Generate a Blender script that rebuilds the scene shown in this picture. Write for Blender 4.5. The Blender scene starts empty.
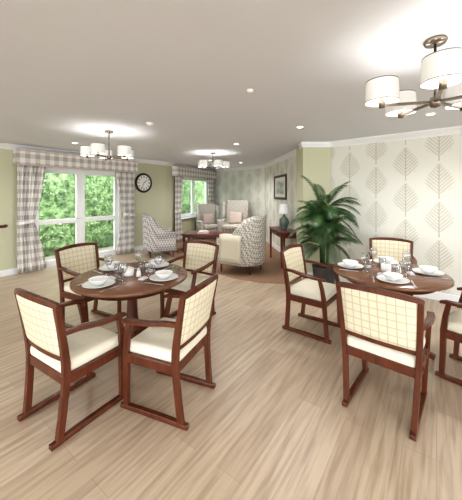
import bpy, bmesh, math, random
from mathutils import Vector, Matrix
random.seed(7)
sc = bpy.context.scene
try:
    sc.view_settings.view_transform = 'Standard'
    sc.view_settings.look = 'Medium High Contrast'
except Exception as e: print('look',e)
F=280.0; CX=231.0; HY=193.0; CH=1.57; H=2.5

def lin(c):
    o=[]
    for v in c:
        v/=255.0
        o.append(v/12.92 if v<=0.04045 else ((v+0.055)/1.055)**2.4)
    return (o[0],o[1],o[2],1.0)

# ---------------------------------------------------------------- materials
class NT:
    def __init__(s,name):
        s.m=bpy.data.materials.new(name); s.m.use_nodes=True
        s.t=s.m.node_tree; s.b=s.t.nodes['Principled BSDF']
    def n(s,typ,**k):
        x=s.t.nodes.new(typ)
        for a,b in k.items(): setattr(x,a,b)
        return x
    def l(s,a,b): s.t.links.new(a,b)
    def math(s,op,a,b=None,c=None):
        x=s.n('ShaderNodeMath',operation=op)
        for i,v in enumerate((a,b,c)):
            if v is None: continue
            if isinstance(v,(int,float)): x.inputs[i].default_value=v
            else: s.l(v,x.inputs[i])
        return x.outputs[0]
    def mix(s,f,a,b):
        x=s.n('ShaderNodeMix',data_type='RGBA')
        if isinstance(f,(int,float)): x.inputs[0].default_value=f
        else: s.l(f,x.inputs[0])
        for i,v in ((6,a),(7,b)):
            if isinstance(v,tuple): x.inputs[i].default_value=v
            else: s.l(v,x.inputs[i])
        return x.outputs[2]
    def col(s,o): s.l(o,s.b.inputs['Base Color'])
    def obj(s): return s.n('ShaderNodeTexCoord').outputs['Object']
    def xyz(s,v):
        x=s.n('ShaderNodeSeparateXYZ'); s.l(v,x.inputs[0]); return x.outputs
    def noise(s,v,scale,detail=3):
        x=s.n('ShaderNodeTexNoise'); x.inputs['Scale'].default_value=scale; x.inputs['Detail'].default_value=detail
        if v is not None: s.l(v,x.inputs['Vector'])
        return x.outputs[0]
    def mapping(s,v,rot=(0,0,0),scale=(1,1,1)):
        x=s.n('ShaderNodeMapping'); x.inputs['Rotation'].default_value=rot; x.inputs['Scale'].default_value=scale
        s.l(v,x.inputs[0]); return x.outputs[0]
    def bump(s,h,st,d=0.01):
        x=s.n('ShaderNodeBump'); x.inputs['Strength'].default_value=st; x.inputs['Distance'].default_value=d
        s.l(h,x.inputs['Height']); s.l(x.outputs[0],s.b.inputs['Normal'])

def plain(name,rgb,rough=0.6,metal=0.0,var=0.06,scale=12,**kw):
    k=NT(name); c=lin(rgb); d=tuple([v*(1-var*2) for v in c[:3]]+[1.0])
    k.col(k.mix(k.noise(k.obj(),scale),d,c))
    k.b.inputs['Roughness'].default_value=rough; k.b.inputs['Metallic'].default_value=metal
    for a,b in kw.items(): k.b.inputs[a.replace('_',' ')].default_value=b
    return k.m

def wood(name,c1,c2,rough=0.3,sc_=(3,3,30)):
    k=NT(name); v=k.mapping(k.obj(),scale=sc_)
    n=k.noise(v,2.0,5)
    k.col(k.mix(k.math('MULTIPLY_ADD',n,1.6,-0.3),lin(c1),lin(c2)))
    k.b.inputs['Roughness'].default_value=rough
    return k.m

M_wood=wood('mahogany',(72,36,22),(106,56,36),0.25,(12,12,2))
M_top=wood('table_top_wood',(110,76,58),(142,102,78),0.2,(2,14,2))
M_dark=wood('dark_mahogany',(82,34,26),(118,54,40),0.3,(3,12,3))
M_seat=plain('cream_upholstery',(232,226,208),0.8,scale=40)
M_white=plain('white_gloss',(238,239,240),0.35,var=0.01)
M_ceil=plain('ceiling_paint',(226,229,236),0.9,var=0.01,scale=2)
M_olive=plain('sage_wall_paint',(198,198,171),0.85,var=0.02,scale=3)
M_china=plain('white_china',(246,246,246),0.15,var=0.005)
M_steel=plain('stainless',(215,215,220),0.3,0.8,var=0.02)
M_chrome=plain('brushed_bronze',(140,130,120),0.25,0.9,var=0.03)
M_pot=plain('grey_pot',(82,80,80),0.45)
M_soil=plain('soil',(60,42,30),0.95)
M_black=plain('black_frame',(30,28,28),0.35)
M_paper=plain('clock_face',(240,238,232),0.6,var=0.01)
M_napkin=plain('napkin',(228,230,234),0.8,var=0.02)

k=NT('window_glass'); tr=k.n('ShaderNodeBsdfTransparent'); gl=k.n('ShaderNodeBsdfGlossy'); gl.inputs['Roughness'].default_value=0.02
mx=k.n('ShaderNodeMixShader'); mx.inputs[0].default_value=0.05
k.l(tr.outputs[0],mx.inputs[1]); k.l(gl.outputs[0],mx.inputs[2]); k.l(mx.outputs[0],k.t.nodes['Material Output'].inputs[0]); M_glass=k.m
k=NT('drinking_glass'); tr=k.n('ShaderNodeBsdfTransparent'); tr.inputs[0].default_value=(0.98,0.985,0.99,1); gl=k.n('ShaderNodeBsdfGlossy'); gl.inputs['Roughness'].default_value=0.12
lw=k.n('ShaderNodeLayerWeight'); lw.inputs[0].default_value=0.3
mx=k.n('ShaderNodeMixShader'); k.l(k.math('MULTIPLY_ADD',lw.outputs['Facing'],0.6,0.06),mx.inputs[0])
k.l(tr.outputs[0],mx.inputs[1]); k.l(gl.outputs[0],mx.inputs[2]); k.l(mx.outputs[0],k.t.nodes['Material Output'].inputs[0]); M_drink=k.m

k=NT('windowpane_check_fabric'); X,Y,Z=k.xyz(k.obj())
def line(k,c,per,w):
    return k.math('LESS_THAN',k.math('FRACT',k.math('DIVIDE',k.math('ADD',c,10.0),per)),w)
g=k.math('MAXIMUM',line(k,X,0.055,0.13),line(k,Z,0.055,0.13))
k.col(k.mix(g,lin((221,213,189)),lin((193,180,150)))); k.b.inputs['Roughness'].default_value=0.85; M_check=k.m

def plaid(name,base,band,per):
    k=NT(name); X,Y,Z=k.xyz(k.obj())
    a=line(k,X,per,0.5); b=line(k,Z,per,0.5)
    s=k.math('MULTIPLY',k.math('ADD',a,b),0.5)
    k.col(k.mix(s,lin(base),lin(band))); k.b.inputs['Roughness'].default_value=0.9
    return k.m
M_plaid=plaid('plaid_curtain_fabric',(236,234,229),(178,171,167),0.17)

def tweed(name,c1,c2,per):
    k=NT(name); o=k.obj()
    v=k.mapping(o,rot=(0,0.78,0.78))
    ch=k.n('ShaderNodeTexChecker'); ch.inputs['Scale'].default_value=1.0/per; k.l(v,ch.inputs[0])
    n=k.noise(o,60,2)
    f=k.math('MULTIPLY',ch.outputs[1],k.math('MULTIPLY_ADD',n,0.6,0.5))
    k.col(k.mix(f,lin(c1),lin(c2))); k.b.inputs['Roughness'].default_value=0.9
    return k.m
M_tweed=tweed('grey_geometric_fabric',(208,203,200),(122,117,120),0.045)
M_tweed2=tweed('cream_geometric_fabric',(212,207,196),(138,132,126),0.035)
M_cush=plain('cushion_fabric',(206,188,178),0.9)
M_throw=plain('cream_throw',(216,209,190),0.95,scale=60)

def wallpaper(name):
    k=NT(name); X,Y,Z=k.xyz(k.obj())
    cw,chh=0.42,0.56
    cx=k.math('DIVIDE',k.math('ADD',X,20.0),cw)
    col=k.math('FLOOR',cx)
    par=k.math('FRACT',k.math('MULTIPLY',col,0.5))
    u=k.math('ABSOLUTE',k.math('SUBTRACT',k.math('FRACT',cx),0.5))
    v=k.math('FRACT',k.math('ADD',k.math('DIVIDE',k.math('ADD',Z,10.0),chh),par))
    t=k.math('DIVIDE',k.math('SUBTRACT',v,0.14),0.82)
    tc=k.math('MINIMUM',k.math('MAXIMUM',t,0.0),1.0)
    w=k.math('MULTIPLY',k.math('SINE',k.math('MULTIPLY',k.math('POWER',tc,0.72),3.14159)),0.43)
    ph=k.math('MULTIPLY',k.math('SUBTRACT',v,k.math('MULTIPLY',u,0.8)),66.0)
    sn=k.math('SINE',ph)
    w2=k.math('MULTIPLY',w,k.math('MULTIPLY_ADD',sn,0.22,0.78))
    inside=k.math('LESS_THAN',u,w2)
    vein=k.math('GREATER_THAN',sn,-0.35)
    sub=k.math('GREATER_THAN',k.math('SINE',k.math('MULTIPLY',k.math('ADD',v,k.math('MULTIPLY',u,1.4)),150.0)),-0.4)
    body=k.math('MULTIPLY',k.math('MULTIPLY',inside,vein),sub)
    stem=k.math('MULTIPLY',k.math('LESS_THAN',u,0.018),k.math('LESS_THAN',v,0.9))
    m=k.math('MAXIMUM',body,stem)
    n=k.noise(k.obj(),9,3)
    m=k.math('MULTIPLY',m,k.math('MULTIPLY_ADD',n,0.6,0.4))
    k.col(k.mix(m,lin((225,224,215)),lin((174,168,149)))); k.b.inputs['Roughness'].default_value=0.8
    return k.m
M_wallp=wallpaper('leaf_wallpaper')

k=NT('oak_plank_floor'); ang=math.atan2(0.806,0.592)
v=k.mapping(k.obj(),rot=(0,0,-ang))
br=k.n('ShaderNodeTexBrick'); k.l(v,br.inputs['Vector'])
br.inputs['Scale'].default_value=1.0; br.inputs['Brick Width'].default_value=1.25; br.inputs['Row Height'].default_value=0.17
br.inputs['Mortar Size'].default_value=0.0014; br.inputs['Mortar Smooth'].default_value=0.6; br.offset=0.37
br.inputs['Color1'].default_value=lin((196,178,156)); br.inputs['Color2'].default_value=lin((172,151,129)); br.inputs['Mortar'].default_value=lin((138,117,96))
g=k.n('ShaderNodeMapping'); g.inputs['Scale'].default_value=(1.3,17,1); k.l(v,g.inputs[0])
n=k.noise(g.outputs[0],1.6,7)
g2=k.n('ShaderNodeMapping'); g2.inputs['Scale'].default_value=(3,80,1); k.l(v,g2.inputs[0])
n2=k.noise(g2.outputs[0],1.0,3)
f=k.math('MAXIMUM',k.math('MINIMUM',k.math('MULTIPLY_ADD',n,4.6,-1.95),1.0),0.0)
c=k.mix(k.math('MULTIPLY',f,0.75),br.outputs[0],lin((144,121,99)))
c=k.mix(k.math('MULTIPLY',n2,0.4),c,lin((212,198,178)))
k.col(c); k.b.inputs['Roughness'].default_value=0.36; k.bump(n2,0.08); M_floor=k.m

k=NT('lounge_carpet'); c=k.mix(k.noise(k.obj(),120,2),lin((126,96,76)),lin((170,138,114)))
k.col(c); k.b.inputs['Roughness'].default_value=1.0; M_carpet=k.m
k=NT('leaf_green'); nn=k.noise(k.obj(),7,3); k.col(k.mix(k.math('MULTIPLY_ADD',nn,2.4,-0.7),lin((44,80,44)),lin((146,176,124))))
k.b.inputs['Roughness'].default_value=0.6; M_hedge=k.m
k=NT('palm_leaf'); nn=k.noise(k.obj(),9,3); k.col(k.mix(k.math('MULTIPLY_ADD',nn,2.0,-0.5),lin((22,48,26)),lin((78,112,60))))
k.b.inputs['Roughness'].default_value=0.4; M_palm=k.m
M_grass=plain('garden_paving',(170,166,155),0.9,scale=4)
k=NT('abstract_print'); nn=k.noise(k.obj(),6,4); k.col(k.mix(k.math('MULTIPLY_ADD',nn,2.5,-0.8),lin((235,235,228)),lin((120,140,130)))); M_print=k.m
def emis(name,rgb,st):
    k=NT(name); k.col(k.mix(k.noise(k.obj(),5),lin(rgb),lin(rgb)))
    k.b.inputs['Emission Color'].default_value=lin(rgb); k.b.inputs['Emission Strength'].default_value=st; return k.m
M_shade=emis('lamp_shade_fabric',(232,231,228),0.12)
M_offshade=plain('unlit_lamp_shade',(190,194,188),0.8)
M_bulb=emis('bulb',(255,244,225),8)
M_spot=emis('downlight_and_fill_glow',(255,248,235),8)

# ---------------------------------------------------------------- mesh builder
class MB:
    def __init__(s): s.v=[];s.f=[];s.m=[];s.s=[]
    def raw(s,vs,fs,mat=0,smooth=False,M=None):
        o=len(s.v)
        for p in vs:
            p=Vector(p); s.v.append((M@p) if M is not None else p)
        for f in fs: s.f.append([i+o for i in f]); s.m.append(mat); s.s.append(smooth)
    def box(s,c,size,mat=0,bev=0.0,rot=None,seg=2,M=None):
        bm=bmesh.new(); bmesh.ops.create_cube(bm,size=1.0)
        for v in bm.verts: v.co=Vector((v.co.x*size[0],v.co.y*size[1],v.co.z*size[2]))
        if bev>0: bmesh.ops.bevel(bm,geom=bm.edges[:],offset=min(bev,min(size)*0.49),segments=seg,profile=0.5,affect='EDGES')
        T=Matrix.Translation(c)
        if rot is not None: T=T@rot
        if M is not None: T=M@T
        bm.verts.ensure_lookup_table(); bm.verts.index_update()
        s.raw([v.co for v in bm.verts],[[v.index for v in f.verts] for f in bm.faces],mat,bev>0.015,T); bm.free()
    def bx(s,x0,x1,y0,y1,z0,z1,mat=0,bev=0.0,M=None):
        s.box(((x0+x1)/2,(y0+y1)/2,(z0+z1)/2),(abs(x1-x0),abs(y1-y0),abs(z1-z0)),mat,bev,M=M)
    def lathe(s,prof,n=24,mat=0,smooth=True,M=None,c=(0,0,0)):
        vs=[];fs=[]
        for r,z in prof:
            for i in range(n):
                a=2*math.pi*i/n; vs.append((c[0]+r*math.cos(a),c[1]+r*math.sin(a),c[2]+z))
        for j in range(len(prof)-1):
            for i in range(n):
                fs.append([j*n+i,j*n+(i+1)%n,(j+1)*n+(i+1)%n,(j+1)*n+i])
        s.raw(vs,fs,mat,smooth,M)
    def sweep(s,pts,side,w,th,mat=0,M=None,smooth=False):
        n=len(pts); pts=[Vector(p) for p in pts]; side=Vector(side).normalized()
        if not isinstance(w,(list,tuple)): w=[w]*n
        if not isinstance(th,(list,tuple)): th=[th]*n
        vs=[];fs=[]
        for i,p in enumerate(pts):
            t=(pts[min(i+1,n-1)]-pts[max(i-1,0)]).normalized()
            v=t.cross(side).normalized(); u=v.cross(t).normalized()
            for a,b in ((-1,-1),(1,-1),(1,1),(-1,1)):
                vs.append(p+u*(a*w[i]/2)+v*(b*th[i]/2))
        for i in range(n-1):
            for j in range(4):
                a=i*4+j;b=i*4+(j+1)%4; fs.append([a,b,b+4,a+4])
        fs.append([3,2,1,0]); e=(n-1)*4; fs.append([e,e+1,e+2,e+3])
        s.raw(vs,fs,mat,smooth,M)
    def tube(s,pts,r,mat=0,n=8,M=None):
        pts=[Vector(p) for p in pts]; m=len(pts); vs=[];fs=[]
        if not isinstance(r,(list,tuple)): r=[r]*m
        for i,p in enumerate(pts):
            t=(pts[min(i+1,m-1)]-pts[max(i-1,0)]).normalized()
            up=Vector((0,0,1)) if abs(t.z)<0.9 else Vector((1,0,0))
            u=t.cross(up).normalized(); v=t.cross(u)
            for j in range(n):
                a=2*math.pi*j/n; vs.append(p+(u*math.cos(a)+v*math.sin(a))*r[i])
        for i in range(m-1):
            for j in range(n): fs.append([i*n+j,i*n+(j+1)%n,(i+1)*n+(j+1)%n,(i+1)*n+j])
        fs.append(list(range(n))[::-1]); fs.append([(m-1)*n+j for j in range(n)])
        s.raw(vs,fs,mat,True,M)
    def slab(s,fa,fb,nu,nv,mat=0,smooth=True,M=None):
        vs=[];fs=[]
        for fn in (fa,fb):
            for j in range(nv+1):
                for i in range(nu+1): vs.append(fn(i/nu,j/nv))
        W=nu+1;o=W*(nv+1)
        for j in range(nv):
            for i in range(nu):
                a=j*W+i; fs.append([a,a+1,a+1+W,a+W]); fs.append([o+a+W,o+a+W+1,o+a+1,o+a])
        for i in range(nu):
            fs.append([i+1,i,o+i,o+i+1]); a=nv*W+i; fs.append([a,a+1,o+a+1,o+a])
        for j in range(nv):
            a=j*W; fs.append([a,a+W,o+a+W,o+a]); a=j*W+nu; fs.append([a+W,a,o+a,o+a+W])
        s.raw(vs,fs,mat,smooth,M)
    def mesh(s,name,mats):
        me=bpy.data.meshes.new(name); me.from_pydata([tuple(v) for v in s.v],[],s.f)
        for m in mats: me.materials.append(m)
        for i,p in enumerate(me.polygons): p.material_index=s.m[i]; p.use_smooth=s.s[i]
        bm=bmesh.new(); bm.from_mesh(me); bmesh.ops.recalc_face_normals(bm,faces=bm.faces[:]); bm.to_mesh(me); bm.free()
        me.update(); return me
    def obj(s,name,mats,M=None,bevel=0):
        return place(name,s.mesh(name,mats),M,bevel)
def place(name,me,M=None,bevel=0):
    o=bpy.data.objects.new(name,me); sc.collection.objects.link(o)
    if M is not None: o.matrix_world=M
    if bevel>0:
        b=o.modifiers.new('bevel','BEVEL'); b.width=bevel; b.segments=2; b.limit_method='ANGLE'; b.angle_limit=math.radians(50)
    return o
def fr(x,y,z,fwd):
    f=Vector((fwd[0],fwd[1],0)).normalized(); r=Vector((f.y,-f.x,0))
    return Matrix(((r.x,f.x,0,x),(r.y,f.y,0,y),(0,0,1,z),(0,0,0,1)))

# ---------------------------------------------------------------- room
D1=Vector((0.592,0.806)); A1=Vector((-4.32,5.23))
P=[A1-7*D1, Vector((-1.95,8.45)), Vector((-0.72,11.4)), Vector((1.13,9.33)), Vector((1.52,5.2)), Vector((1.80,5.15)), Vector((8.0,-0.13))]
def wallM(a,b):
    d=(b-a).normalized(); n=Vector((-d.y,d.x))
    return Matrix(((d.x,n.x,0,a.x),(d.y,n.y,0,a.y),(0,0,1,0),(0,0,0,1))),(b-a).length
TH=0.2
def wall(name,a,b,mat,openings=(),trim='x'):
    M,L=wallM(a,b); m=MB(); x=0.0
    for (o0,o1,z0,z1) in openings:
        m.bx(x,o0,0,TH,0,H); 
        if z0>0: m.bx(o0,o1,0,TH,0,z0)
        m.bx(o0,o1,0,TH,z1,H); x=o1
    m.bx(x,L,0,TH,0,H)
    m.obj(name,[mat],M)
    m=MB(); x=0.0
    for (o0,o1,z0,z1) in openings:
        if z0<=0.0: m.bx(x,o0,-0.018,0,0,0.12); x=o1
    m.bx(x,L,-0.018,0,0,0.12); m.obj('baseboard_'+trim,[M_white],M,0.004)
    m=MB(); pr=[(0,0),(-0.09,0),(-0.085,-0.02),(-0.05,-0.045),(-0.02,-0.075),(-0.015,-0.095),(0,-0.1)]
    vs=[];fs=[]
    for xx in (0,L):
        for (yy,zz) in pr: vs.append((xx,yy,H+zz))
    n=len(pr)
    for i in range(n): fs.append([i,(i+1)%n,n+(i+1)%n,n+i])
    fs.append(list(range(n))); fs.append([n+i for i in range(n)][::-1])
    m.raw(vs,fs); m.obj('trim_cornice_'+trim,[M_white],M)
    return M,L
DOOR=(7.5,9.5,0.0,2.15); WIN=(0.6,2.75,0.75,2.12)
MW1,L1=wall('wall_left',P[0],P[1],M_olive,[DOOR],'left')
MW2,L2=wall('wall_back_left',P[1],P[2],M_olive,[WIN],'back_left')
MW3,L3=wall('wall_back_right',P[2],P[3],M_wallp,[],'back_right')
MW4,L4=wall('wall_lounge_right',P[3],P[4],M_wallp,[],'lounge_right')
MW5,L5=wall('wall_right',P[5],P[6],M_wallp,[],'right')

poly=P+[Vector((8.0,-4.5)),Vector((-8.464,-4.5))]
def slabpoly(name,pts,z0,z1,mat):
    m=MB(); n=len(pts)
    vs=[(p.x,p.y,z0) for p in pts]+[(p.x,p.y,z1) for p in pts]
    fs=[list(range(n))[::-1],[n+i for i in range(n)]]+[[i,(i+1)%n,n+(i+1)%n,n+i] for i in range(n)]
    m.raw(vs,fs); return m.obj(name,[mat])
slabpoly('floor',poly,-0.1,0,M_floor); slabpoly('ceiling',poly,H,H+0.12,M_ceil)
def fp(px,py): 
    s=(py-HY)/CH; return Vector(((px-CX)/s,F/s))
carp=[P[1]+Vector((0.05,-0.02)),P[2]+Vector((0.03,-0.1)),P[3]+Vector((-0.03,-0.01)),P[4]+Vector((-0.05,0.02))]
c2=[fp(318,281),fp(290,284),fp(262,283),fp(235,279),fp(210,272),fp(188,263),fp(160,252)]
slabpoly('lounge_carpet_floor',carp+c2,0.0,0.006,M_carpet)

m=MB(); m.bx(1.31,1.82,5.1,5.6,0,H); m.obj('wall_column',[M_olive])
m=MB(); m.bx(1.292,1.838,5.082,5.3,0,0.12); m.obj('baseboard_column',[M_white],None,0.004)
m=MB(); m.bx(1.27,1.86,5.06,5.3,H-0.05,H); m.bx(1.29,1.84,5.08,5.3,H-0.1,H-0.05); m.obj('trim_cornice_column',[M_white],None,0.008)

def frame(m,x0,x1,z0,z1,t,y0=0.05,y1=0.12,mat=0,tb=None):
    tb=tb or t
    m.bx(x0,x0+t,y0,y1,z0,z1,mat,0.004); m.bx(x1-t,x1,y0,y1,z0,z1,mat,0.004)
    m.bx(x0+t,x1-t,y0,y1,z0,z0+tb,mat,0.004); m.bx(x0+t,x1-t,y0,y1,z1-t,z1,mat,0.004)
m=MB(); o0,o1,z0,z1=DOOR; frame(m,o0,o1,0.0,z1,0.06,0.03,0.15,tb=0.02)
mid=(o0+o1)/2
for a,b in ((o0+0.06,mid),(mid,o1-0.06)):
    frame(m,a,b,0.02,z1-0.06,0.095,0.05,0.11,tb=0.11)
    m.bx(a+0.095,b-0.095,0.05,0.11,0.90,1.0,0,0.004)
    m.bx(a+0.095,b-0.095,0.075,0.085,0.13,2.0,1)
m.bx(mid-0.05,mid-0.03,0.0,0.05,0.98,1.0,2); m.bx(mid-0.13,mid-0.03,-0.01,0.01,0.98,1.0,2)
m.obj('door_1',[M_white,M_glass,M_steel],MW1)
m=MB(); o0,o1,z0,z1=WIN; frame(m,o0,o1,z0,z1,0.06,0.03,0.13)
w=(o1-o0)/2
for i in range(2):
    frame(m,o0+i*w+0.02,o0+(i+1)*w-0.02,z0+0.05,z1-0.05,0.055,0.05,0.11)
    m.bx(o0+i*w+0.07,o0+(i+1)*w-0.07,0.075,0.085,z0+0.1,z1-0.1,1)
m.obj('window_1',[M_white,M_glass],MW2)
m=MB(); m.bx(o0-0.05,o1+0.05,-0.12,0.03,z0-0.03,z0,0,0.005); m.obj('trim_window_sill',[M_white],MW2)

def curtain(name,x0,x1,side,M,z1=2.2,off=-0.10,folds=7):
    W=x1-x0
    def fa(u,v):
        z=0.02+v*(z1-0.02)
        d=abs(z-1.0); k=0.56+0.44*min(1,(d/ (1.1 if z>1 else 0.9))**0.8)
        if side<0: x=x0+u*W*k
        else: x=x1-(1-u)*W*k
        y=off-0.035*math.sin(u*folds*2*math.pi)*(0.6+0.4*v)
        return (x,y,z)
    m=MB(); m.slab(fa,lambda u,v:(fa(u,v)[0],fa(u,v)[1]+0.008,fa(u,v)[2]),folds*8,20,0)
    kx=0.57*W; cx=(x0+kx/2) if side<0 else (x1-kx/2)
    n=20
    pts=[(cx+(kx/2+0.015)*math.cos(a),off+0.055*math.sin(a),1.0+0.03*math.cos(a)*(-side)) for a in [2*math.pi*i/n for i in range(n+1)]]
    m.sweep(pts,(0,0,1),0.06,0.006,0)
    m.obj(name,[M_plaid],M)
def pelmet(name,x0,x1,M,z0=2.1,d=0.2):
    m=MB()
    m.bx(x0,x1,-d,-d+0.02,z0,H-0.1); m.bx(x0,x0+0.02,-d+0.02,0,z0,H-0.1); m.bx(x1-0.02,x1,-d+0.02,0,z0,H-0.1); m.bx(x0,x1,-d,0,H-0.1,H-0.085)
    m.bx(x0-0.004,x1+0.004,-d-0.006,-d,z0,z0+0.025,1); m.bx(x0-0.004,x1+0.004,-d-0.006,-d,H-0.125,H-0.1,1)
    m.obj(name,[M_plaid,M_cush],M)
pelmet('curtain_pelmet',7.2,9.85,MW1); pelmet('curtain_pelmet',0.3,3.1,MW2)
curtain('plaid_curtain',7.24,7.74,-1,MW1); curtain('plaid_curtain',9.28,9.82,1,MW1)
curtain('plaid_curtain',0.33,0.78,-1,MW2); curtain('plaid_curtain',2.45,3.06,1,MW2)

m=MB()
R=Matrix.Translation((10.17,0,1.85))@Matrix.Rotation(math.radians(90),4,'X')
m.lathe([(0,0.0),(0.27,0.0),(0.275,0.02),(0.265,0.045),(0.225,0.05),(0.215,0.035)],40,0,M=R)
m.lathe([(0.216,0.034),(0.0,0.034)],40,1,False,M=R)
for i in range(12):
    a=i*math.pi/6; T=R@Matrix.Rotation(a,4,'Z'); m.bx(-0.010,0.010,0.145,0.20,0.035,0.038,0,M=T)
for a,l,w in ((-0.9,0.11,0.016),(-3.6,0.16,0.011)):
    m.bx(-w/2,w/2,-0.02,l,0.038,0.042,0,M=R@Matrix.Rotation(a,4,'Z'))
m.obj('wall_clock',[M_black,M_paper],MW1)

m=MB(); m.tube([(3.5,-0.08,0.95),(7.0,-0.08,0.95),(7.06,-0.075,0.95),(7.08,-0.05,0.95),(7.08,0.0,0.95)],0.03,0,10)
for xx in (4.2,5.5,6.8):
    m.tube([(xx,0,0.88),(xx,-0.06,0.88),(xx,-0.08,0.93)],0.01,1)
    m.box((xx,-0.006,0.88),(0.06,0.012,0.08),1,0.003)
m.obj('handrail',[M_wood,M_steel],MW1)

m=MB(); frame(m,1.34,2.50,1.40,2.04,0.06,-0.03,0.0,0); m.bx(1.39,2.45,-0.012,-0.002,1.45,1.99,1); m.bx(1.55,2.29,-0.015,-0.012,1.55,1.89,2)
m.obj('framed_picture',[M_black,M_paper,M_print],MW4)

# ---------------------------------------------------------------- dining chair
def post_y(z):
    if z<0.45: return -0.205-0.035*(1-z/0.45)**1.5
    return -0.205-0.075*((z-0.45)/0.45)**1.25
def chair_mesh():
    m=MB()
    def px(z): return 0.212+0.024*min(1,z/0.45)+0.022*max(0,(z-0.45)/0.45)
    for sx in (-1,1):
        X=sx*0.212
        m.sweep([(X,-0.29,0.018),(X,-0.1,0.022),(X,0.1,0.022),(X,0.27,0.018)],(1,0,0),0.036,[0.03,0.034,0.034,0.03],0)
        zs=[0.03,0.15,0.3,0.42,0.5,0.6,0.7,0.8,0.885]
        m.sweep([(sx*px(z),post_y(z),z) for z in zs],(1,0,0),[0.034]*9,[0.045,0.044,0.044,0.048,0.048,0.044,0.04,0.036,0.032],0)
        m.sweep([(X,0.225,0.03),(sx*0.222,0.215,0.2),(sx*0.235,0.205,0.42),(sx*0.245,0.19,0.54),(sx*0.255,0.165,0.655)],(1,0,0),[0.034,0.034,0.036,0.032,0.03],[0.038,0.04,0.046,0.04,0.036],0)
        m.sweep([(sx*px(0.7),post_y(0.70)+0.005,0.70),(sx*0.262,-0.14,0.700),(sx*0.275,-0.02,0.685),(sx*0.27,0.10,0.672),(sx*0.257,0.19,0.665),(sx*0.25,0.225,0.655)],(1,0,0),[0.03,0.04,0.05,0.052,0.048,0.035],[0.03,0.028,0.026,0.026,0.026,0.02],0)
        m.bx(sx*0.235-0.014,sx*0.235+0.014,-0.2,0.2,0.36,0.425,0)
    m.bx(-0.22,0.22,0.19,0.218,0.36,0.425,0); m.bx(-0.22,0.22,-0.222,-0.19,0.36,0.425,0)
    m.box((0,0.0,0.455),(0.455,0.44,0.085),1,0.03,seg=4)
    bow=lambda x:-0.035*(1-(x/0.25)**2)
    xs=[-0.274,-0.255,-0.2,-0.12,-0.04,0.04,0.12,0.2,0.255,0.274]
    m.sweep([(x,post_y(0.9)+bow(x)*0.9,0.887+0.024*(1-(x/0.274)**2)) for x in xs],(0,0,1),[0.022,0.032,0.036,0.038,0.038,0.038,0.038,0.036,0.032,0.022],0.03,0)
    m.sweep([(x,post_y(0.53)+bow(x)*0.5,0.53) for x in xs[2:-2]],(0,0,1),0.032,0.024,0)
    m.sweep([(-0.235,post_y(0.53),0.53),(-0.2,post_y(0.53)+bow(0.2)*0.5,0.53)],(0,0,1),0.032,0.024,0)
    m.sweep([(0.2,post_y(0.53)+bow(0.2)*0.5,0.53),(0.235,post_y(0.53),0.53)],(0,0,1),0.032,0.024,0)
    def pf(off):
        def f(u,v):
            x=-0.226+0.452*u; z=0.545+0.345*v
            e=min(1,min(u,1-u)*12)*min(1,min(v,1-v)*12)
            o=off*(0.45+0.55*e)
            return (x*(1+0.06*v),post_y(z)+bow(x)*(0.5+0.4*v)+o,z)
        return f
    m.slab(pf(0.026),pf(-0.022),16,14,2)
    return m.mesh('dining_chair',[M_wood,M_seat,M_check])
CHM=chair_mesh()
LT=(-0.98,2.78); RT=(1.64,2.92)
chairs=[(-1.13,2.06,(0.52,0.85)),(-0.475,2.16,(-0.93,0.37)),(-1.68,3.38,(0.88,-0.47)),(-0.54,3.50,(-0.52,-0.85)),
        (0.96,3.24,(0.78,-0.62)),(1.18,2.13,(0.66,0.75)),(2.10,2.34,(-0.62,0.78)),(2.14,3.76,(-0.5,-0.86))]
for x,y,f in chairs: place('dining_chair',CHM,fr(x,y,0,f),0.004)

def table_mesh():
    m=MB(); R=0.54
    m.lathe([(0,0.722),(R-0.015,0.722),(R,0.73),(R,0.748),(R-0.008,0.755),(0,0.755)],64,0)
    m.lathe([(0.42,0.722),(0.42,0.66),(0.40,0.66),(0.40,0.722)],48,1)
    m.lathe([(0,0.72),(0.16,0.72),(0.15,0.69),(0.055,0.66),(0.045,0.55),(0.055,0.35),(0.075,0.22),(0.08,0.14),(0.05,0.1),(0,0.1)],24,1)
    for i in range(4):
        T=Matrix.Rotation(math.radians(45+90*i),4,'Z')
        m.sweep([(0.04,0,0.2),(0.13,0,0.17),(0.24,0,0.09),(0.34,0,0.035),(0.40,0,0.022)],(0,1,0),[0.05,0.05,0.046,0.042,0.04],[0.08,0.07,0.055,0.045,0.04],1,M=T)
    for i in range(2):
        T=Matrix.Rotation(math.radians(90*i),4,'Z'); m.bx(-0.41,0.41,-0.025,0.025,0.69,0.722,1,M=T)
    return m.mesh('round_dining_table',[M_top,M_wood])
TM=table_mesh()
for c in (LT,RT): place('round_dining_table',TM,Matrix.Translation((c[0],c[1],0)),0)

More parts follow.
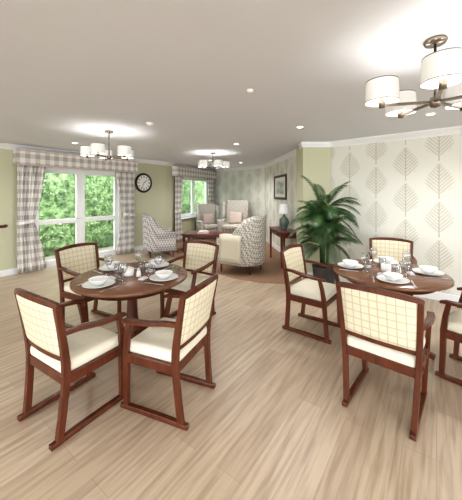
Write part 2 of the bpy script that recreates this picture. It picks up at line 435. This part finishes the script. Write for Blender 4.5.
m=MB(); m.lathe([(0,0.004),(0.075,0.0),(0.08,0.003),(0.12,0.016),(0.135,0.021),(0.134,0.024),(0.118,0.02),(0.078,0.009),(0,0.009)],36,0); PLATE=m.mesh('dinner_plate',[M_china])
m=MB(); m.lathe([(0,0.0),(0.035,0.0),(0.038,0.006),(0.06,0.02),(0.078,0.045),(0.084,0.055),(0.08,0.055),(0.072,0.044),(0.055,0.022),(0,0.01)],32,0); BOWL=m.mesh('soup_bowl',[M_china])
m=MB(); m.lathe([(0,0),(0.036,0),(0.037,0.003),(0.005,0.008),(0.004,0.08),(0.022,0.095),(0.038,0.12),(0.041,0.155),(0.034,0.19),(0.032,0.19),(0.039,0.155),(0.036,0.122),(0.02,0.098),(0,0.09)],20,0); GLASS=m.mesh('wine_glass',[M_drink])
m=MB(); m.lathe([(0,0),(0.03,0),(0.033,0.01),(0.038,0.1),(0.036,0.1),(0.031,0.012),(0,0.01)],20,0); TUMB=m.mesh('water_tumbler',[M_drink])
m=MB(); m.sweep([(0,-0.1,0.003),(0,0.0,0.003),(0,0.03,0.003),(0,0.09,0.003)],(1,0,0),[0.012,0.008,0.019,0.012],[0.003]*4,0); KNIFE=m.mesh('table_knife',[M_steel])
m=MB(); m.sweep([(0,-0.1,0.003),(0,0.02,0.003),(0,0.045,0.004)],(1,0,0),[0.012,0.007,0.024],[0.003]*3,0)
for dx in (-0.009,-0.003,0.003,0.009): m.bx(dx-0.0015,dx+0.0015,0.044,0.095,0.0025,0.0045,0)
FORK=m.mesh('table_fork',[M_steel])
m=MB()
for i in range(3): m.box((0,0,0.004+i*0.006),(0.09-0.012*i,0.055-0.008*i,0.007),0,0.003)
NAP=m.mesh('folded_napkin',[M_napkin])
m=MB(); m.lathe([(0,0),(0.022,0),(0.024,0.01),(0.018,0.055),(0.012,0.062)],16,0); m.lathe([(0.013,0.06),(0.016,0.065),(0.014,0.08),(0,0.085)],16,1); SALT=m.mesh('salt_shaker',[M_china,M_steel])
m=MB(); m.lathe([(0,0),(0.045,0),(0.048,0.01),(0.05,0.07),(0.047,0.07),(0.044,0.012),(0,0.01)],24,0); CADDY=m.mesh('condiment_pot',[M_china])
TZ=0.7552
def setting(c,px,py):
    v=Vector((px-c[0],py-c[1])); d=v.normalized(); r=0.365; p=Vector(c)+d*r
    fwd=-d; rt=Vector((fwd.y,-fwd.x))
    def P_(a,b,z=0): q=p+rt*a+fwd*b; return fr(q.x,q.y,TZ+z,fwd)
    place('dinner_plate',PLATE,P_(0,0)); place('soup_bowl',BOWL,P_(0,0,0.0095))
    place('table_knife',KNIFE,P_(0.160,0.0)); place('table_fork',FORK,P_(-0.160,0.0))
    place('wine_glass',GLASS,P_(0.13,0.15)); place('water_tumbler',TUMB,P_(0.045,0.18))
    place('folded_napkin',NAP,P_(-0.07,0.18))
for px,py in ((-1.20,2.40),(-0.62,2.65),(-1.33,3.05),(-0.78,3.2)): setting(LT,px,py)
for px,py in ((1.50,2.6),(2.05,2.82),(1.28,3.10),(1.82,3.3)): setting(RT,px,py)
for c in (LT,RT):
    place('condiment_pot',CADDY,fr(c[0]-0.03,c[1]-0.01,TZ,(0.3,1)))
    place('salt_shaker',SALT,fr(c[0]+0.08,c[1]-0.05,TZ,(0,1)))

# ---------------------------------------------------------------- armchairs
def tub(hb,ha=0.62):
    m=MB(); a=0.37
    def path(u,k):
        if u<0.25: t=u/0.25; return Vector((k,0.36-0.40*t))
        if u>0.75: t=(1-u)/0.25; return Vector((-k,0.36-0.40*t))
        ph=(u-0.25)/0.5*math.pi; return Vector((k*math.cos(ph),-0.04-k*0.95*math.sin(ph)))
    def hh(u):
        t=math.sin(math.pi*u); t=max(0,(t-0.45)/0.55); t=t*t*(3-2*t); return ha+(hb-ha)*t
    def fo(u,v):
        q=path(u,a); z=0.16+v*(hh(u)-0.16); q=q*(1+0.10*v*max(0,math.sin(math.pi*u)-0.3))
        return (q.x,q.y,z)
    def fi(u,v):
        q=path(u,a-0.11+0.04*v); z=0.16+v*(hh(u)-0.02-0.16); q=q*(1+0.10*v*max(0,math.sin(math.pi*u)-0.3))
        return (q.x,q.y,z)
    m.slab(fo,fi,40,8,0)
    m.box((0,0.04,0.25),(0.54,0.62,0.18),0,0.03,seg=3); m.box((0,0.06,0.40),(0.52,0.60,0.14),0,0.05,seg=4)
    for x,y in ((-0.3,0.3),(0.3,0.3),(-0.22,-0.24),(0.22,-0.24)):
        m.lathe([(0,0),(0.014,0),(0.022,0.17),(0,0.17)],10,1,c=(x,y,0))
    return m
TUBM=tub(1.06)
TUBM.box((0.05,-0.17,0.62),(0.38,0.13,0.34),2,0.055,rot=Matrix.Rotation(math.radians(14),4,'X'),seg=4)
place('tub_armchair',TUBM.mesh('tub_armchair',[M_tweed,M_dark,M_cush]),fr(-1.80,7.05,0.006,(0.80,0.30)))
t2=tub(1.04)
t2.slab(lambda u,v:(-0.42+0.17*min(1,max(0,(v-0.42)/0.16)),-0.15+0.42*u,0.22+min(v,0.42)/0.42*0.45 - max(0,(v-0.58))/0.42*0.18+ (0.02 if 0.4<v<0.6 else 0)),
        lambda u,v:(-0.40+0.14*min(1,max(0,(v-0.42)/0.16)),-0.15+0.42*u,0.22+min(v,0.42)/0.42*0.43 - max(0,(v-0.58))/0.42*0.18),8,12,2)
place('tub_armchair',t2.mesh('tub_armchair_b',[M_tweed2,M_dark,M_throw]),fr(0.26,5.70,0.006,(-0.86,0.5))@Matrix.Scale(1.1,4))
def wing():
    m=MB()
    m.box((0,0.02,0.27),(0.66,0.66,0.2),0,0.03,seg=3); m.box((0,0.08,0.42),(0.56,0.62,0.14),0,0.05,seg=4)
    R=Matrix.Rotation(math.radians(9),4,'X')
    m.box((0,-0.30,0.76),(0.66,0.14,0.84),0,0.05,rot=R,seg=4)
    for s in (-1,1):
        m.box((s*0.36,0.04,0.40),(0.13,0.66,0.46),0,0.05,seg=4)
        m.box((s*0.36,-0.18,0.88),(0.08,0.30,0.50),0,0.035,rot=R,seg=3)
        for y in (0.28,-0.25): m.lathe([(0,0),(0.014,0),(0.024,0.18),(0,0.18)],10,1,c=(s*0.3,y,0))
    m.box((0,-0.13,0.66),(0.40,0.12,0.36),2,0.055,rot=Matrix.Rotation(math.radians(14),4,'X'),seg=4)
    return m.mesh('wingback_armchair',[M_tweed2,M_dark,M_cush])
WM=wing()
place('wingback_armchair',WM,fr(0.12,9.2,0.006,(-0.25,-1))@Matrix.Scale(1.12,4))
place('wingback_armchair',WM,fr(-0.76,9.75,0.006,(0.35,-0.9)))

m=MB(); m.box((0,0,0.44),(1.25,0.65,0.045),0,0.008); m.bx(-0.55,0.55,-0.25,0.25,0.36,0.424,0); m.box((0,0,0.15),(1.08,0.52,0.02),0,0.004)
for x in (-0.56,0.56):
    for y in (-0.26,0.26): m.sweep([(x,y,0),(x,y,0.2),(x,y,0.43)],(1,0,0),[0.045,0.055,0.06],[0.045,0.055,0.06],0)
m.obj('coffee_table',[M_dark],fr(-0.68,7.75,0.006,(0.1,1)),0.003)
m=MB()
for i,(w,d,h,mt) in enumerate(((0.3,0.22,0.02,0),(0.27,0.2,0.025,1),(0.24,0.18,0.015,0))):
    m.box((0,0,0.0+sum((0.02,0.025,0.015)[:i])+h/2),(w,d,h),mt,0.003,rot=Matrix.Rotation(0.2*i,4,'Z'))
m.obj('stack_of_magazines',[M_paper,M_cush],fr(-0.76,7.72,0.4690,(0,1)))

MC=MW4@Matrix.Translation((3.0,-0.24,0))
m=MB(); m.box((0,0,0.74),(1.05,0.40,0.03),0,0.006); m.bx(-0.48,0.48,-0.16,0.16,0.62,0.725,0)
for x in (-0.48,0.48):
    for y in (-0.165,0.165): m.sweep([(x,y,0),(x,y,0.3),(x,y,0.725)],(1,0,0),[0.03,0.038,0.05],[0.03,0.038,0.05],0)
m.box((0.0,-0.163,0.672),(0.4,0.01,0.07),0,0.003); m.lathe([(0,0),(0.012,0.004),(0.012,0.014),(0,0.018)],12,1,M=Matrix.Translation((0,-0.168,0.672))@Matrix.Rotation(math.pi/2,4,'X'))
m.obj('console_table',[M_dark,M_steel],MC,0.003)
M_ceramic=plain('grey_green_ceramic',(104,116,110),0.25)
m=MB(); m.lathe([(0,0),(0.06,0),(0.065,0.015),(0.05,0.03),(0.085,0.09),(0.10,0.15),(0.08,0.22),(0.03,0.27),(0.022,0.30),(0.01,0.31),(0.01,0.36),(0,0.36)],24,0)
m.lathe([(0.12,0.33),(0.085,0.52)],24,1); m.lathe([(0.117,0.33),(0.082,0.52)],24,1)
m.obj('table_lamp',[M_ceramic,M_white],MC@Matrix.Translation((0.1,0,0.756))@Matrix.Scale(1.1,4))
m=MB(); frame(m,-0.08,0.08,0,0.2,0.015,-0.01,0.01,0); m.bx(-0.07,0.07,0.0,0.004,0.01,0.19,1)
m.obj('photo_frame',[M_black,M_print],MC@Matrix.Translation((-0.3,0.03,0.756)))

# ---------------------------------------------------------------- potted palm
m=MB()
m.lathe([(0,0),(0.13,0),(0.14,0.01),(0.185,0.36),(0.195,0.40),(0.185,0.41),(0.17,0.40),(0.168,0.36)],32,0); m.lathe([(0.168,0.37),(0,0.375)],32,1,False)
rnd=random.Random(3)
for i in range(5):
    a=i*1.3; x,y=0.05*math.cos(a),0.05*math.sin(a)
    m.tube([(x,y,0.36),(x*1.3,y*1.3,0.75),(x*1.6,y*1.6,1.15)],[0.018,0.015,0.01],2)
for i in range(84):
    a=i*2.39996; el=rnd.uniform(0.1,1.45); L=rnd.uniform(0.42,0.60)
    if math.sin(a)>0.2: L*=0.72
    zb=rnd.uniform(0.68,1.38); base=Vector((0.05*math.cos(a),0.05*math.sin(a),zb))
    dr=Vector((math.cos(a)*math.cos(el),math.sin(a)*math.cos(el),math.sin(el)))
    pts=[]; p=base.copy(); d=dr.copy(); N=10
    for j in range(N+1):
        pts.append(p.copy()); d=(d+Vector((0,0,-0.15))).normalized(); p=p+d*(L/N)
    m.tube(pts,[0.006*(1-0.8*j/N) for j in range(N+1)],2,5)
    for j in range(2,N+1):
        t=(pts[j]-pts[j-1]).normalized(); sd=t.cross(Vector((0,0,1))).normalized()
        ll=0.17*math.sin(math.pi*(0.2+0.72*j/N))+0.04
        for s in (-1,1):
            for q in (0,0.5):
                b=pts[j-1].lerp(pts[j],q)
                e1=b+(sd*s*0.7+t*0.6+Vector((0,0,0.05)))*ll*0.55; e2=b+(sd*s*0.68+t*0.85-Vector((0,0,0.30)))*ll
                w=t*0.009
                m.raw([b-w*0.5,b+w*0.5,e1+w,e1-w,e2],[[0,1,2,3],[3,2,4]],3,True)
m.obj('potted_palm',[M_pot,M_soil,M_palm,M_palm],Matrix.Translation((1.50,4.5,0)))

# ---------------------------------------------------------------- chandeliers
def chandelier(x,y,rot,scl,power,drop):
    m=MB()
    zr=-drop
    m.lathe([(0,0),(0.065,0),(0.07,-0.012),(0.06,-0.03),(0,-0.032)],24,0)
    m.tube([(0,0,-0.03),(0,0,zr-0.03)],0.009,0,10)
    m.lathe([(0,zr+0.035),(0.03,zr+0.03),(0.035,zr),(0.03,zr-0.03),(0,zr-0.04)],16,0)
    R=0.33
    pos=[]
    for i in range(5):
        a=rot+i*2*math.pi/5; c,s=math.cos(a),math.sin(a); pos.append((R*c,R*s))
        m.sweep([(0.02*c,0.02*s,zr),(R*0.6*c,R*0.6*s,zr),(R*c,R*s,zr)],(-s,c,0),0.022,0.016,0)
        m.lathe([(0,zr-0.02),(0.02,zr-0.018),(0.022,zr+0.03),(0.012,zr+0.05),(0,zr+0.05)],12,0,c=(R*c,R*s,0))
        for r in (0.0,0.003):
            m.lathe([(0.108-r,zr+0.02),(0.102-r,zr+0.165)],32,1,c=(R*c,R*s,0))
        for zz,rr in ((0.018,0.109),(0.162,0.103)):
            m.lathe([(rr,zr+zz),(rr+0.001,zr+zz+0.003),(rr,zr+zz+0.006)],32,0,c=(R*c,R*s,0))
        m.lathe([(0,zr+0.045),(0.014,zr+0.05),(0.022,zr+0.08),(0.014,zr+0.10),(0,zr+0.105)],12,2,c=(R*c,R*s,0))
    o=m.obj('chandelier',[M_chrome,M_shade,M_bulb],Matrix.Translation((x,y,H))@Matrix.Scale(scl,4))
    for i,(a,b) in enumerate(pos):
        l=bpy.data.lights.new('bulb_%d'%(i+1),'POINT'); l.energy=power; l.color=(1,0.99,0.97); l.shadow_soft_size=0.05
        lo=bpy.data.objects.new('bulb_light_%d'%(i+1),l); sc.collection.objects.link(lo); lo.parent=o; lo.location=(a,b,zr+0.09)
chandelier(1.24,1.70,math.radians(24),0.9,1.5,0.42)
chandelier(-1.83,4.2,math.radians(50),0.9,2.0,0.44)
chandelier(-0.42,6.5,math.radians(10),0.9,2.0,0.38)

for i,(x,y,e) in enumerate(((0.97,3.94,95),(2.35,3.3,95),(-0.3,0.6,68),(-2.6,1.6,90),(1.6,0.0,68),(-1.2,-1.2,90),(0.1,5.3,105),(-0.6,8.0,130),(-2.9,5.2,100),(0.3,8.6,130))):  # one visible downlight first; most others are added fittings to brighten room and lounge
    m=MB(); m.lathe([(0.04,-0.004),(0.055,-0.006),(0.06,0)],24,0); m.lathe([(0,-0.003),(0.04,-0.004)],24,1,False)
    o=m.obj('downlight_and_fill',[M_white,M_spot],Matrix.Translation((x,y,H)))
    l=bpy.data.lights.new('spot','SPOT'); l.energy=e; l.spot_size=math.radians(150); l.spot_blend=1.0; l.shadow_soft_size=0.2; l.color=(1,0.99,0.98)
    lo=bpy.data.objects.new('spot_light',l); sc.collection.objects.link(lo); lo.parent=o; lo.location=(0,0,-0.02)
m=MB(); m.lathe([(0.05,0),(0.05,-0.015),(0.035,-0.035),(0,-0.038)],24,0); SM=m.mesh('smoke_detector',[M_white])
place('smoke_detector',SM,Matrix.Translation((-1.08,3.72,H))); 
place('smoke_detector',SM,Matrix.Translation((0.17,2.53,H))@Matrix.Scale(0.6,4))

# ---------------------------------------------------------------- garden
m=MB(); m.bx(-30,30,-20,40,-0.25,-0.15); m.obj('garden_ground',[M_grass])
m=MB(); r=random.Random(5)
m.bx(3,20,1.9,2.9,-0.15,2.9,0)
for i in range(15000):
    x=r.uniform(3,20); z=r.uniform(-0.1,2.95); y=1.9-r.random()**2*0.14+0.05*math.sin(x*3)+0.04*math.sin(z*5+x)
    u=Vector((r.gauss(0,1),r.gauss(0,0.5),r.gauss(0,1))).normalized(); w=u.cross(Vector((r.gauss(0,1),r.gauss(0,1),r.gauss(0,1)))).normalized()
    a=r.uniform(0.03,0.055); b=a*0.55; p=Vector((x,y,z))
    m.raw([p-u*a,p+w*b,p+u*a,p-w*b],[[0,1,2,3]],0)
m.obj('garden_hedge',[M_hedge],MW1)
s=bpy.data.lights.new('sun','SUN'); s.energy=5.5; s.angle=0.02; s.color=(1,0.97,0.9)
so=bpy.data.objects.new('sun',s); sc.collection.objects.link(so)
so.rotation_euler=Vector((-0.75,0.45,-1.25)).to_track_quat('-Z','Y').to_euler()

w=bpy.data.worlds.new('world'); sc.world=w; w.use_nodes=True
bg=w.node_tree.nodes['Background']; bg.inputs[0].default_value=(0.93,0.965,1.0,1); bg.inputs[1].default_value=5.6

cam=bpy.data.cameras.new('camera'); co=bpy.data.objects.new('camera',cam); sc.collection.objects.link(co)
cam.sensor_width=36; cam.sensor_fit='AUTO'; cam.lens=F/500*36; cam.shift_y=-57/500; cam.clip_start=0.05
co.location=(0,0,CH); co.rotation_euler=(math.radians(90),0,0); sc.camera=co
